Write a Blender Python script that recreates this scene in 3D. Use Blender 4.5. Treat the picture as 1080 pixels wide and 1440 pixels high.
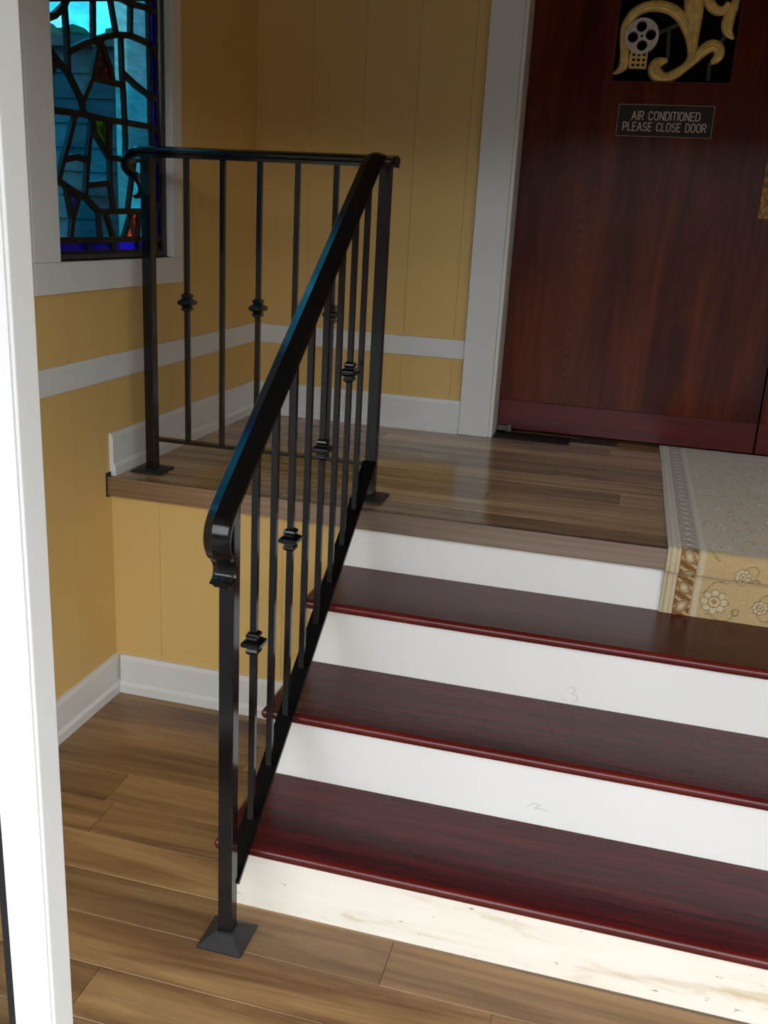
import bpy, bmesh, math, random
from mathutils import Vector, Matrix
random.seed(7)
for o in list(bpy.data.objects): bpy.data.objects.remove(o)
S = bpy.context.scene
COL = S.collection

# ---------------------------------------------------------------- camera
FPX = 1324.07
CAM = Vector((1.4637, -2.4732, 1.4961))
YAW, PITCH, ROLL = 0.2399, -0.2980, 0.0567
FW = Vector((-math.sin(YAW)*math.cos(PITCH), math.cos(YAW)*math.cos(PITCH), math.sin(PITCH)))
RT = FW.cross(Vector((0, 0, 1))).normalized()
UP = RT.cross(FW)
RT, UP = math.cos(ROLL)*RT+math.sin(ROLL)*UP, -math.sin(ROLL)*RT+math.cos(ROLL)*UP
cd = bpy.data.cameras.new('camera')
cam = bpy.data.objects.new('camera', cd); COL.objects.link(cam)
M4 = Matrix((RT, UP, -FW)).transposed().to_4x4(); M4.translation = CAM
cam.matrix_world = M4
cd.sensor_fit = 'VERTICAL'; cd.sensor_height = 24.0; cd.lens = FPX/1440*24.0
cd.clip_start = 0.02; cd.clip_end = 200
S.camera = cam

# ---------------------------------------------------------------- sky and exposure
W = bpy.data.worlds.new('overcast_sky'); S.world = W; W.use_nodes = True
bg = W.node_tree.nodes['Background']
bg.inputs[0].default_value = (0.93, 0.97, 1.0, 1); bg.inputs[1].default_value = 1.0
S.view_settings.view_transform = 'Standard'; S.view_settings.look = 'None'
S.view_settings.gamma = 1.0; S.view_settings.use_curve_mapping = False
S.view_settings.exposure = 2.3

# ---------------------------------------------------------------- dimensions
H = 0.72                       # landing height
G = 0.2699                     # tread run
R1 = 0.173; RR = (H-R1)/3      # first riser, other risers
ZT = [R1, R1+RR, R1+2*RR]      # tread tops
NOSE, NTH = 0.0234, 0.0256
D = 1.1227                     # back wall
DY = 1.24                      # door face
XR = 3.95                      # right wall
YF = -1.60                     # front wall
ZC = 2.90                      # ceiling
XS = 0.717                     # left tip of treads
XP, YP2, YP1, XP3 = 0.7874, 0.1006, -0.915, 0.0875   # railing posts
LN = 0.0275

def un(px, py, ax, val):
    d = FW+RT*((px-540)/FPX)+UP*((720-py)/FPX)
    return CAM+d*((val-CAM[ax])/d[ax])

# ---------------------------------------------------------------- materials
def srgb(r, g, b):
    f = lambda c: (c/255/12.92) if c/255 <= 0.04045 else ((c/255+0.055)/1.055)**2.4
    return (f(r), f(g), f(b), 1)
class NT:
    def __init__(s, name):
        s.m = bpy.data.materials.new(name); s.m.use_nodes = True
        s.t = s.m.node_tree; s.b = s.t.nodes['Principled BSDF']; s.out = s.t.nodes['Material Output']
    def n(s, typ, **kw):
        x = s.t.nodes.new(typ)
        for k, v in kw.items():
            if k.startswith('i_'):
                key = k[2:]; key = int(key) if key.isdigit() else key.replace('_', ' ')
                x.inputs[key].default_value = v
            else: setattr(x, k, v)
        return x
    def l(s, a, b): s.t.links.new(a, b)
    def ramp(s, fac, stops):
        r = s.n('ShaderNodeValToRGB'); e = r.color_ramp.elements
        while len(e) < len(stops): e.new(0.5)
        for x, (p, c) in zip(e, stops): x.position = p; x.color = c
        s.l(fac, r.inputs[0]); return r.outputs[0]
    def mix(s, fac, a, b, mode='MIX'):
        m = s.n('ShaderNodeMix', data_type='RGBA', blend_type=mode)
        for v, i in ((fac, 0), (a, 6), (b, 7)):
            if hasattr(v, 'is_linked'): s.l(v, m.inputs[i])
            else: m.inputs[i].default_value = v
        return m.outputs[2]
    def coords(s, scale, rnd=0.0):
        c = s.n('ShaderNodeTexCoord'); mp = s.n('ShaderNodeMapping'); mp.inputs['Scale'].default_value = scale
        s.l(c.outputs['Object'], mp.inputs[0]); v = mp.outputs[0]
        if rnd:
            oi = s.n('ShaderNodeObjectInfo'); mu = s.n('ShaderNodeMath', operation='MULTIPLY', i_1=rnd)
            s.l(oi.outputs['Random'], mu.inputs[0])
            ad = s.n('ShaderNodeVectorMath', operation='ADD'); s.l(v, ad.inputs[0]); s.l(mu.outputs[0], ad.inputs[1]); v = ad.outputs[0]
        return v
    def noise(s, vec, scale=1, detail=4, rough=0.5, dist=0.0):
        x = s.n('ShaderNodeTexNoise', i_Scale=scale, i_Detail=detail, i_Roughness=rough, i_Distortion=dist)
        s.l(vec, x.inputs['Vector']); return x.outputs[0]
    def bump(s, h, strength, dist=0.002):
        x = s.n('ShaderNodeBump', i_Strength=strength, i_Distance=dist); s.l(h, x.inputs['Height']); s.l(x.outputs[0], s.b.inputs['Normal'])
    def col(s, c):
        if hasattr(c, 'is_linked'): s.l(c, s.b.inputs['Base Color'])
        else: s.b.inputs['Base Color'].default_value = c
    def set(s, **kw):
        for k, v in kw.items(): s.b.inputs[k.replace('_', ' ')].default_value = v

def paint(name, rgb, rough=0.5, vary=0.06, spec=0.4):
    t = NT(name); v = t.coords((1, 1, 1)); n = t.noise(v, 3.0, 5)
    c = srgb(*rgb); lo = tuple(x*(1-vary*2) for x in c[:3])+(1,)
    t.col(t.ramp(n, [(0.3, lo), (0.7, c)])); t.set(Roughness=rough, Specular_IOR_Level=spec)
    t.bump(t.noise(v, 160, 2), 0.06, 0.001); return t.m
def wood(name, axis, stops, along=1.6, across=26, rough=0.35, rnd=40.0, spec=0.5, tone=0.0, coat=0.0, fine=(0.7, 1.15)):
    t = NT(name); sc = [across]*3; sc[axis] = along
    v = t.coords(tuple(sc), rnd); n = t.noise(v, 1, 6, 0.62, 0.6)
    sc2 = [across*9]*3; sc2[axis] = along*4
    v2 = t.coords(tuple(sc2), rnd); n2 = t.noise(v2, 1, 3, 0.6)
    c = t.ramp(n, stops)
    g = t.ramp(n2, [(0.3, (fine[0],)*3+(1,)), (0.7, (fine[1],)*3+(1,))])
    c = t.mix(1.0, c, g, 'MULTIPLY')
    if tone:
        oi = t.n('ShaderNodeObjectInfo')
        g2 = t.ramp(oi.outputs['Random'], [(0.0, (1-tone, 1-tone*1.05, 1-tone*1.1, 1)), (1.0, (1+tone, 1+tone*0.95, 1+tone*0.8, 1))])
        c = t.mix(1.0, c, g2, 'MULTIPLY')
    t.col(c); t.set(Roughness=rough, Specular_IOR_Level=spec, Coat_Weight=coat, Coat_Roughness=0.12)
    t.bump(n2, 0.12, 0.0006); return t.m

M = {}
M['yellow'] = paint('yellow_wall_paint', (222, 186, 116), 0.55, 0.03)
M['white'] = paint('white_trim_paint', (226, 226, 224), 0.38, 0.02)
M['riser'] = paint('white_riser_paint', (240, 238, 234), 0.42, 0.02)
M['ceil'] = paint('ceiling_paint', (136, 114, 84), 0.8, 0.03)
M['backing'] = paint('wall_backing', (206, 172, 106), 0.8, 0.03)
# scuffed lowest riser
t = NT('scuffed_white_paint'); v = t.coords((2.2, 9, 14)); n = t.noise(v, 1.6, 7, 0.62, 0.4)
v2 = t.coords((30, 30, 60)); n2 = t.noise(v2, 1, 3)
c = t.ramp(n, [(0.28, srgb(206, 190, 156)), (0.44, srgb(236, 230, 218)), (0.7, srgb(240, 236, 226))])
c2 = t.ramp(n2, [(0.22, srgb(150, 120, 80)), (0.29, (1, 1, 1, 1))])
t.col(t.mix(1.0, c, c2, 'MULTIPLY')); t.set(Roughness=0.5); M['riser_old'] = t.m
M['laminate'] = wood('laminate_oak', 0, [(0.26, srgb(80, 55, 36)), (0.40, srgb(114, 84, 56)), (0.52, srgb(142, 109, 73)), (0.66, srgb(162, 129, 88)), (0.8, srgb(122, 87, 57))], 1.1, 13, 0.30, 61, 0.5, 0.22, fine=(0.86, 1.08))
M['laminate_up'] = wood('laminate_landing', 0, [(0.26, srgb(112, 84, 62)), (0.42, srgb(150, 117, 84)), (0.55, srgb(184, 148, 106)), (0.7, srgb(206, 174, 126)), (0.82, srgb(160, 124, 90))], 1.2, 17, 0.13, 61, 0.55, 0.26, fine=(0.86, 1.08))
M['mahog'] = wood('mahogany_tread', 0, [(0.28, srgb(44, 8, 12)), (0.5, srgb(74, 18, 22)), (0.72, srgb(98, 28, 30))], 2.2, 40, 0.26, 13, 0.32, 0.06, fine=(0.6, 1.25))
M['mahog_nose'] = wood('mahogany_nosing', 0, [(0.3, srgb(68, 15, 15)), (0.5, srgb(90, 22, 20)), (0.7, srgb(106, 33, 26))], 2.2, 30, 0.25, 13, 0.5, 0.05, fine=(0.8, 1.1))
M['door'] = wood('mahogany_door', 2, [(0.22, srgb(42, 12, 8)), (0.42, srgb(74, 23, 13)), (0.6, srgb(100, 40, 20)), (0.8, srgb(128, 62, 33))], 0.9, 6.5, 0.24, 5, 0.3, 0.0, fine=(0.72, 1.15))
def cathedral(m, cx, cz):
    nt = m.node_tree; N = nt.nodes.new; tc = N('ShaderNodeTexCoord'); mp = N('ShaderNodeMapping')
    mp.inputs['Location'].default_value = (-cx, 0, -cz*0.20); mp.inputs['Scale'].default_value = (1, 0, 0.20)
    nz = N('ShaderNodeTexNoise'); nz.inputs['Scale'].default_value = 5; ad = N('ShaderNodeVectorMath'); ad.operation = 'MULTIPLY_ADD'; ad.inputs[1].default_value = (0.03, 0, 0.03)
    wv = N('ShaderNodeTexWave'); wv.wave_type = 'RINGS'; wv.rings_direction = 'SPHERICAL'; wv.inputs['Scale'].default_value = 48; wv.inputs['Distortion'].default_value = 1.5
    nt.links.new(tc.outputs['Object'], mp.inputs[0]); nt.links.new(tc.outputs['Object'], nz.inputs[0]); nt.links.new(nz.outputs[1], ad.inputs[0]); nt.links.new(mp.outputs[0], ad.inputs[2]); nt.links.new(ad.outputs[0], wv.inputs[0])
    ln = N('ShaderNodeVectorMath'); ln.operation = 'LENGTH'; nt.links.new(mp.outputs[0], ln.inputs[0])
    mr = N('ShaderNodeMapRange'); mr.inputs[1].default_value = 0.04; mr.inputs[2].default_value = 0.12; mr.inputs[3].default_value = 0.5; mr.inputs[4].default_value = 0.0; nt.links.new(ln.outputs[1], mr.inputs[0])
    rp = N('ShaderNodeValToRGB'); rp.color_ramp.elements[0].color = srgb(92, 36, 20); rp.color_ramp.elements[1].color = srgb(124, 60, 34); nt.links.new(wv.outputs[0], rp.inputs[0])
    mx = N('ShaderNodeMix'); mx.data_type = 'RGBA'; b = nt.nodes['Principled BSDF']; src = b.inputs['Base Color'].links[0].from_socket
    nt.links.new(mr.outputs[0], mx.inputs[0]); nt.links.new(src, mx.inputs[6]); nt.links.new(rp.outputs[0], mx.inputs[7]); nt.links.new(mx.outputs[2], b.inputs['Base Color'])
cathedral(M['door'], 1.26, 1.28)
M['door_rail'] = wood('mahogany_bottom_rail', 0, [(0.3, srgb(72, 18, 18)), (0.55, srgb(96, 26, 24)), (0.75, srgb(110, 34, 28))], 1.2, 22, 0.33, 5, 0.45, 0.0, fine=(0.8, 1.1))
def simple(name, rgb, rough=0.5, metal=0.0, spec=0.5, vary=0.0, vscale=20):
    t = NT(name)
    if vary:
        c = srgb(*rgb); lo = tuple(x*(1-vary) for x in c[:3])+(1,)
        t.col(t.ramp(t.noise(t.coords((1, 1, 1)), vscale, 5), [(0.35, lo), (0.65, c)]))
    else: t.col(srgb(*rgb))
    t.set(Roughness=rough, Metallic=metal, Specular_IOR_Level=spec); return t.m
M['iron'] = simple('black_iron', (13, 12, 13), 0.15, 0.0, 0.48)
M['iron_dull'] = simple('black_iron_plate', (38, 37, 38), 0.5, 0.0, 0.4, 0.3, 60)
M['black'] = simple('black_rubber', (14, 14, 15), 0.6)
M['gold'] = simple('gilded_wood', (246, 208, 122), 0.38, 0.12, 0.5, 0.35, 28)
M['gold_dark'] = simple('aged_gilded_plate', (180, 128, 66), 0.45, 0.35, 0.5, 0.8, 55)
M['silver'] = simple('silver_paint', (226, 216, 211), 0.35, 0.2, 0.5, 0.2, 60)
M['steel'] = simple('dull_steel', (112, 104, 98), 0.4, 0.7)
M['plaque'] = simple('dark_plaque', (24, 19, 19), 0.4)
M['letters'] = simple('engraved_letters', (205, 194, 180), 0.5)
M['pencil'] = simple('pencil_grey', (208, 206, 204), 0.7)
M['lead'] = simple('lead_came', (14, 14, 15), 0.5, 0.2)
M['lead_grey'] = simple('window_sash_grey', (70, 66, 64), 0.55, 0.0, 0.4, 0.3, 40)
t = NT('brushed_bronze'); n = t.noise(t.coords((1.5, 160, 160)), 1, 4); t.col(t.ramp(n, [(0.3, srgb(146, 126, 114)), (0.7, srgb(180, 160, 144))]))
t.set(Roughness=0.34, Metallic=0.85); M['bronze'] = t.m
def thin_glass(name, rgb=(1, 1, 1), rough=0.02, random_tone=0.0, pattern=None):
    t = NT(name); t.t.nodes.remove(t.b)
    tr = t.n('ShaderNodeBsdfTransparent'); gl = t.n('ShaderNodeBsdfGlossy', i_Roughness=rough); lw = t.n('ShaderNodeLayerWeight', i_Blend=0.5); pw = t.n('ShaderNodeMath', operation='POWER', i_1=5.0); fr = t.n('ShaderNodeMath', operation='MULTIPLY_ADD', i_1=0.46, i_2=0.02)
    t.l(lw.outputs['Facing'], pw.inputs[0]); t.l(pw.outputs[0], fr.inputs[0])
    mx = t.n('ShaderNodeMixShader'); t.l(fr.outputs[0], mx.inputs[0]); t.l(tr.outputs[0], mx.inputs[1]); t.l(gl.outputs[0], mx.inputs[2]); t.l(mx.outputs[0], t.out.inputs[0])
    rgb = tuple(math.sqrt(x) for x in rgb)      # light crosses two faces of the pane
    if pattern: pattern = pattern[:3]+(tuple(math.sqrt(x) for x in pattern[3]),)
    c = rgb+(1,)
    if pattern:
        n = t.noise(t.coords((1, 1, 1)), pattern[0], 3, 0.6); c = t.ramp(n, [(pattern[1], rgb+(1,)), (pattern[2], pattern[3]+(1,))])
    if random_tone:
        oi = t.n('ShaderNodeObjectInfo')
        g = t.ramp(oi.outputs['Random'], [(0, (1-random_tone,)*3+(1,)), (1, (1+random_tone,)*3+(1,))])
        w = t.ramp(t.noise(t.coords((1, 3, 14)), 3, 5, 0.6, 0.8), [(0.3, (0.82, 0.82, 0.82, 1)), (0.7, (1.1, 1.1, 1.1, 1))])
        base = c if hasattr(c, 'is_linked') else c
        c = t.mix(1.0, t.mix(1.0, base, g, 'MULTIPLY'), w, 'MULTIPLY')
    if hasattr(c, 'is_linked'): t.l(c, tr.inputs[0])
    else: tr.inputs[0].default_value = c
    return t.m
M['glass'] = thin_glass('clear_glass', (0.93, 0.96, 0.96))
M['g_cyan'] = thin_glass('cyan_glass', (0.012, 0.21, 0.36), 0.05, 0.3)
M['g_pale'] = thin_glass('pale_teal_glass', (0.04, 0.22, 0.33), 0.05, 0.25)
M['g_blue'] = thin_glass('cobalt_glass', (0.003, 0.002, 0.28), 0.05)
M['g_red'] = thin_glass('ruby_glass', (0.01, 0.006, 0.006), 0.1, 0, (46, 0.46, 0.62, (0.5, 0.05, 0.03)))
M['g_green'] = thin_glass('green_glass', (0.01, 0.02, 0.006), 0.1, 0, (46, 0.47, 0.64, (0.10, 0.42, 0.02)))
M['g_navy'] = thin_glass('navy_glass', (0.012, 0.012, 0.03), 0.1, 0, (30, 0.52, 0.68, (0.03, 0.05, 0.5)))
M['darkglass'] = simple('dark_door_glass', (6, 6, 7), 0.12, 0.0, 0.3)
# carpet: colour woven into the pile (colour attribute)
t = NT('woven_carpet'); a = t.n('ShaderNodeVertexColor', layer_name='weave')
n = t.noise(t.coords((1, 1, 1)), 420, 2, 0.7); g = t.ramp(n, [(0.3, (0.72, 0.72, 0.72, 1)), (0.7, (1.08, 1.08, 1.08, 1))])
t.col(t.mix(1.0, a.outputs[0], g, 'MULTIPLY')); t.set(Roughness=0.95, Specular_IOR_Level=0.1, Sheen_Weight=0.4, Sheen_Roughness=0.5)
t.bump(n, 0.4, 0.002); M['carpet'] = t.m
M['ext_wall'] = paint('grey_siding', (66, 72, 76), 0.7, 0.05)
M['ext_white'] = paint('white_stucco', (238, 238, 232), 0.7, 0.03)
M['ext_brick'] = simple('brown_brick', (104, 78, 64), 0.8, 0, 0.2, 0.3, 4)
M['leaf'] = simple('foliage', (62, 78, 50), 0.8, 0, 0.2, 0.5, 6)
M['pave'] = simple('asphalt_paving', (102, 100, 97), 0.85, 0, 0.2, 0.15, 2)

# ---------------------------------------------------------------- mesh helpers
class MB:
    def __init__(s): s.bm = bmesh.new()
    def box(s, a, b):
        x0, y0, z0 = a; x1, y1, z1 = b
        v = [s.bm.verts.new(p) for p in ((x0,y0,z0),(x1,y0,z0),(x1,y1,z0),(x0,y1,z0),(x0,y0,z1),(x1,y0,z1),(x1,y1,z1),(x0,y1,z1))]
        for f in ((0,3,2,1),(4,5,6,7),(0,1,5,4),(1,2,6,5),(2,3,7,6),(3,0,4,7)): s.bm.faces.new([v[i] for i in f])
        return s
    def slab(s, a, b, ax, c=0.0012, side=1):
        """box whose face towards +ax (side=1) or -ax has small chamfers"""
        lo = list(a); hi = list(b); o = [i for i in range(3) if i != ax]
        z0, z1 = (lo[ax], hi[ax]) if side > 0 else (hi[ax], lo[ax])
        def ring(z, ins):
            r = []
            for u, w in ((0,0),(1,0),(1,1),(0,1)):
                p = [0,0,0]; p[ax] = z
                p[o[0]] = (hi[o[0]]-ins) if u else (lo[o[0]]+ins)
                p[o[1]] = (hi[o[1]]-ins) if w else (lo[o[1]]+ins); r.append(s.bm.verts.new(p))
            return r
        k = c if side > 0 else -c
        A, B, C_ = ring(z0, 0), ring(z1-k, 0), ring(z1, c)
        for P, Q in ((A,B),(B,C_)):
            for i in range(4): s.bm.faces.new((P[i],P[(i+1)%4],Q[(i+1)%4],Q[i]))
        s.bm.faces.new(A); s.bm.faces.new(C_); return s
    def prism(s, poly, ax, lo, hi):
        """extrude a 2D polygon (other two axes in order) along ax"""
        o = [i for i in range(3) if i != ax]
        def mk(z):
            r = []
            for u, w in poly:
                p = [0,0,0]; p[ax] = z; p[o[0]] = u; p[o[1]] = w; r.append(s.bm.verts.new(p))
            return r
        A, B = mk(lo), mk(hi); n = len(A)
        s.bm.faces.new(A); s.bm.faces.new(B)
        for i in range(n): s.bm.faces.new((A[i],A[(i+1)%n],B[(i+1)%n],B[i]))
        return s
    def rings(s, rings, cap=True, closed=False):
        R = [[s.bm.verts.new(p) for p in r] for r in rings]; n = len(R[0])
        for P, Q in zip(R, R[1:]):
            for i in range(n): s.bm.faces.new((P[i],P[(i+1)%n],Q[(i+1)%n],Q[i]))
        if cap: s.bm.faces.new(R[0]); s.bm.faces.new(R[-1])
        return s
    def bar(s, a, b, w, h, upv):
        """rectangular bar from a to b; w along side, h along upv"""
        a = Vector(a); b = Vector(b); d = (b-a).normalized(); u = Vector(upv); sd = d.cross(u).normalized(); u = sd.cross(d).normalized()
        rs = []
        for p in (a, b): rs.append([p+sd*(w/2*i)+u*(h/2*j) for i, j in ((-1,-1),(1,-1),(1,1),(-1,1))])
        return s.rings(rs)
    def build(s, name, m, parent=None, smooth=False, bevel=0.0):
        bmesh.ops.recalc_face_normals(s.bm, faces=s.bm.faces[:])
        me = bpy.data.meshes.new(name); s.bm.to_mesh(me); s.bm.free()
        me.materials.append(m)
        o = bpy.data.objects.new(name, me); COL.objects.link(o)
        if parent: adopt(o, parent)
        if smooth:
            for p in me.polygons: p.use_smooth = True
            me.set_sharp_from_angle(angle=math.radians(38 if smooth is True else smooth))
        if bevel:
            b = o.modifiers.new('bevel', 'BEVEL'); b.width = bevel; b.segments = 2; b.limit_method = 'ANGLE'
        return o
def wloc(o):
    p = Vector(o.location)
    while o.parent: o = o.parent; p += o.location
    return p
def adopt(o, parent):
    o.parent = parent; o.location = Vector(o.location)-wloc(parent)
def empty(name, loc):
    o = bpy.data.objects.new(name, None); COL.objects.link(o); o.location = loc; o.empty_display_size = 0.1; return o
def tag(o, label=None, cat=None, group=None, kind=None):
    if label: o['label'] = label
    if cat: o['category'] = cat
    if group: o['group'] = group
    if kind: o['kind'] = kind
    return o
def struct(name, mb, m, **kw): return tag(mb.build(name, m, **kw), kind='structure')

# ================================================================ SETTING
# ---- lower floor: slab with single planks
floor = struct('floor', MB().box((0, YF, -0.10), (XR, 0.0, -0.009)), M['backing'])
PW = 0.128
def planks(parent, z, xlo, xhi, ylo, yhi, yseam, m, joints, seed):
    rnd = random.Random(seed); k = 0
    y = yseam-PW*math.ceil((yseam-ylo)/PW)
    while y < yhi-1e-4:
        y0, y1 = max(y, ylo), min(y+PW, yhi)
        if y1-y0 > 0.004:
            key = round((y-yseam)/PW)
            j0 = joints.get(key, rnd.uniform(0, 1.2))
            cuts = [xlo]+[j0+1.22*i for i in range(-4, 6) if xlo+0.03 < j0+1.22*i < xhi-0.03]+[xhi]
            for a, b in zip(cuts, cuts[1:]):
                MB().slab((a+0.0004, y0+0.0004, z-0.009), (b-0.0004, y1-0.0004, z), 2, 0.0009).build('plank', m, parent)
        y += PW; k += 1
planks(floor, 0.0, 0.0, XR, YF, 0.0, -0.56, M['laminate'], {-5: 0.575, -3: 1.135, -4: 0.15}, 3)
# ---- landing
land = struct('floor_landing', MB().box((0, 0.061, 0.60), (XR, 2.2, H-0.009)), M['backing'])
planks(land, H, 0.0, XR, -0.012, 1.45, 0.10, M['laminate_up'], {2: 1.50, 4: 1.28, 7: 1.45}, 11)
# ---- walls
WT = 0.004
def rect_minus(a, b, z0, z1, hole):
    if hole and isinstance(hole[0], tuple): hole = next((h for h in hole if b > h[0] and a < h[1]), None)
    """outline of plank [a,b]x[z0,z1] minus hole (h0,h1,k0,k1): list of polygons"""
    if not hole or b <= hole[0] or a >= hole[1]: return [[(a,z0),(b,z0),(b,z1),(a,z1)]]
    h0, h1, k0, k1 = hole
    if a >= h0-1e-6 and b <= h1+1e-6:
        return [p for p in ([(a,z0),(b,z0),(b,k0),(a,k0)] if k0-z0 > 0.002 else None, [(a,k1),(b,k1),(b,z1),(a,z1)] if z1-k1 > 0.002 else None) if p]
    if a < h0 and k0 > z0: return [[(a,z0),(b,z0),(b,k0),(h0,k0),(h0,k1),(b,k1),(b,z1),(a,z1)]]
    if a < h0: return [[(a,z0),(h0,z0),(h0,k1),(b,k1),(b,z1),(a,z1)]]
    if k0 > z0: return [[(a,z0),(b,z0),(b,z1),(a,z1),(a,k1),(h1,k1),(h1,k0),(a,k0)]]
    return [[(h1,z0),(b,z0),(b,z1),(a,z1),(a,k1),(h1,k1)]]
def panel(parent, ax, face, sign, lo, hi, z0, z1, start, hole=None, w=0.2):
    u = start-w*math.ceil((start-lo)/w-1e-6)
    while u < hi-1e-4:
        a, b = max(u, lo)+0.0005, min(u+w, hi)-0.0005
        if b-a > 0.005:
            for poly in rect_minus(a, b, z0, z1, hole):
                MB().prism(poly, ax, min(face, face-sign*WT), max(face, face-sign*WT)).build('wall_plank', M['yellow'], parent)
        u += w
WH = (-0.245, 0.40, 1.355, 2.62)      # window opening in the left wall: y0,y1,z0,z1
WD = -0.815                           # a second, like window nearer the entrance
WH2 = (WH[0]+WD, WH[1]+WD, WH[2], WH[3])
wl = struct('wall_left', MB().box((-0.13, YF, -0.1), (-WT, WH2[0], ZC)).box((-0.13, WH2[1], -0.1), (-WT, WH[0], ZC)).box((-0.13, WH2[0], -0.1), (-WT, WH2[1], WH[2])).box((-0.13, WH2[0], WH[3]), (-WT, WH2[1], ZC)).box((-0.13, WH[1], -0.1), (-WT, D+0.15, ZC)).box((-0.13, WH[0], -0.1), (-WT, WH[1], WH[2])).box((-0.13, WH[0], WH[3]), (-WT, WH[1], ZC)), M['backing'])
panel(wl, 0, 0.0, 1, YF, D, 0.0, ZC, -0.2, (WH, WH2))
DO = (0.985, 2.965, H, H+2.12)           # door opening
wb = struct('wall_back', MB().box((-0.13, D+WT, 0.6), (DO[0], D+0.16, ZC)).box((DO[1], D+WT, 0.6), (XR+0.1, D+0.16, ZC)).box((DO[0], D+WT, DO[3]), (DO[1], D+0.16, ZC)), M['backing'])
panel(wb, 1, D, -1, 0.0, XR, H, ZC, 0.02, DO)
ws = struct('wall_step', MB().box((0.0, 0.017, -0.1), (XR, 0.06, H-0.0095)), M['backing'])
panel(ws, 1, 0.0, -0.017/WT, 0.0, 0.742, 0.0, H-0.05, 0.16)
panel(ws, 1, 0.0, -0.017/WT, 3.21, XR, 0.0, H-0.05, 3.21)
wr = struct('wall_right', MB().box((XR+WT, YF, -0.1), (XR+0.13, D+0.16, ZC)), M['backing'])
panel(wr, 0, XR, -1, YF, D, 0.0, ZC, -0.2)
struct('wall_light_block', MB().box((0.6, 2.0, 0.6), (3.4, 2.1, ZC+0.1)).box((0.6, D+0.161, 0.6), (0.7, 2.0, ZC+0.1)).box((3.3, D+0.161, 0.6), (3.4, 2.0, ZC+0.1)).box((0.7, D+0.161, ZC), (3.3, 2.0, ZC+0.1)), M['mahog'])  # unseen dark box added behind the doors so no daylight leaks through
struct('ceiling', MB().box((-0.13, YF-0.15, ZC), (XR+0.13, D+0.16, ZC+0.1)), M['ceil'])
# ---- glazed front wall with the open doorway the photograph is taken through
JX0, JX1 = 0.807, 0.866; HO = 2.22
struct('wall_front', MB().box((-0.13, YF-0.12, HO), (XR+0.13, YF, ZC)), M['ceil'])
def jamb(x0, x1, n, flip):
    o = struct('trim_%d' % n, MB().box((x0, YF-0.040, -0.02), (x1, YF, HO)), M['white'], bevel=0.002)
    xs = (x0+0.030, x1-0.004) if not flip else (x0+0.004, x1-0.030)
    MB().box((xs[0], YF-0.0425, -0.02), (xs[1], YF-0.0402, HO)).build('door_stop', M['white'], o, bevel=0.001)
    xg = (x0-0.012, x0) if not flip else (x1, x1+0.012)
    MB().box((xg[0], YF-0.036, 0.0), (xg[1], YF-0.010, HO)).build('glazing_gasket', M['black'], o)
    return o
jamb(JX0, JX1, 1, False); jamb(XR-JX1, XR-JX0, 2, True)
for n, (a, b) in enumerate(((0.0, JX0-0.012), (XR-JX0+0.012, XR)), 2):
    w = struct('window_%d' % n, MB().box((a, YF-0.05, -0.02), (b, YF, 0.10)).box((a, YF-0.05, HO-0.08), (b, YF, HO)), M['white'])
    MB().box((a, YF-0.038, 0.10), (b, YF-0.032, HO-0.08)).build('pane', M['glass'], w)

# ---- baseboards (stepped profile) and flat bands
BP = [(0, 0), (0.020, 0), (0.020, 0.028), (0.015, 0.036), (0.013, 0.038), (0.013, 0.115), (0.009, 0.1296), (0, 0.1296)]
def base_y(name, x, y0, y1, z): return struct(name, MB().prism([(x+u, z+v) for u, v in BP], 1, y0, y1), M['white'])
def base_x(name, y, x0, x1, z): return struct(name, MB().prism([(y-u, z+v) for u, v in BP], 0, x0, x1), M['white'])
base_y('baseboard_left', 0.0, YF, -0.0001, 0.0)
base_x('baseboard_step', 0.0, 0.0205, 0.742, 0.0)
base_y('baseboard_landing_left', 0.0, -0.004, D-0.0005, H)
base_x('baseboard_landing_back', D, 0.0205, 0.866, H)
base_x('baseboard_landing_back_right', D, 3.085, XR-0.021, H)
base_y('baseboard_right', XR-0.0201, YF, -0.001, 0.0)
struct('trim_3', MB().box((0.0, YF, 1.010), (0.011, D-0.0005, 1.083)), M['white'], bevel=0.002)
struct('trim_4', MB().box((0.0112, D-0.011, 1.010), (0.866, D, 1.083)), M['white'], bevel=0.002)
# ---- door casing
struct('trim_5', MB().box((0.867, 1.100, H), (0.986, D, DO[3]+0.12)), M['white'], bevel=0.003)
struct('trim_6', MB().box((0.9865, 1.104, H), (1.0, DY+0.05, DO[3])), M['white'], bevel=0.002)
struct('trim_7', MB().box((2.964, 1.100, H), (3.083, D, DO[3]+0.12)), M['white'], bevel=0.003)
struct('trim_8', MB().box((2.95, 1.104, H), (2.9635, DY+0.05, DO[3])), M['white'], bevel=0.002)
struct('trim_9', MB().box((0.9865, 1.100, DO[3]), (2.9635, D, DO[3]+0.12)), M['white'], bevel=0.003)

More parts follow.
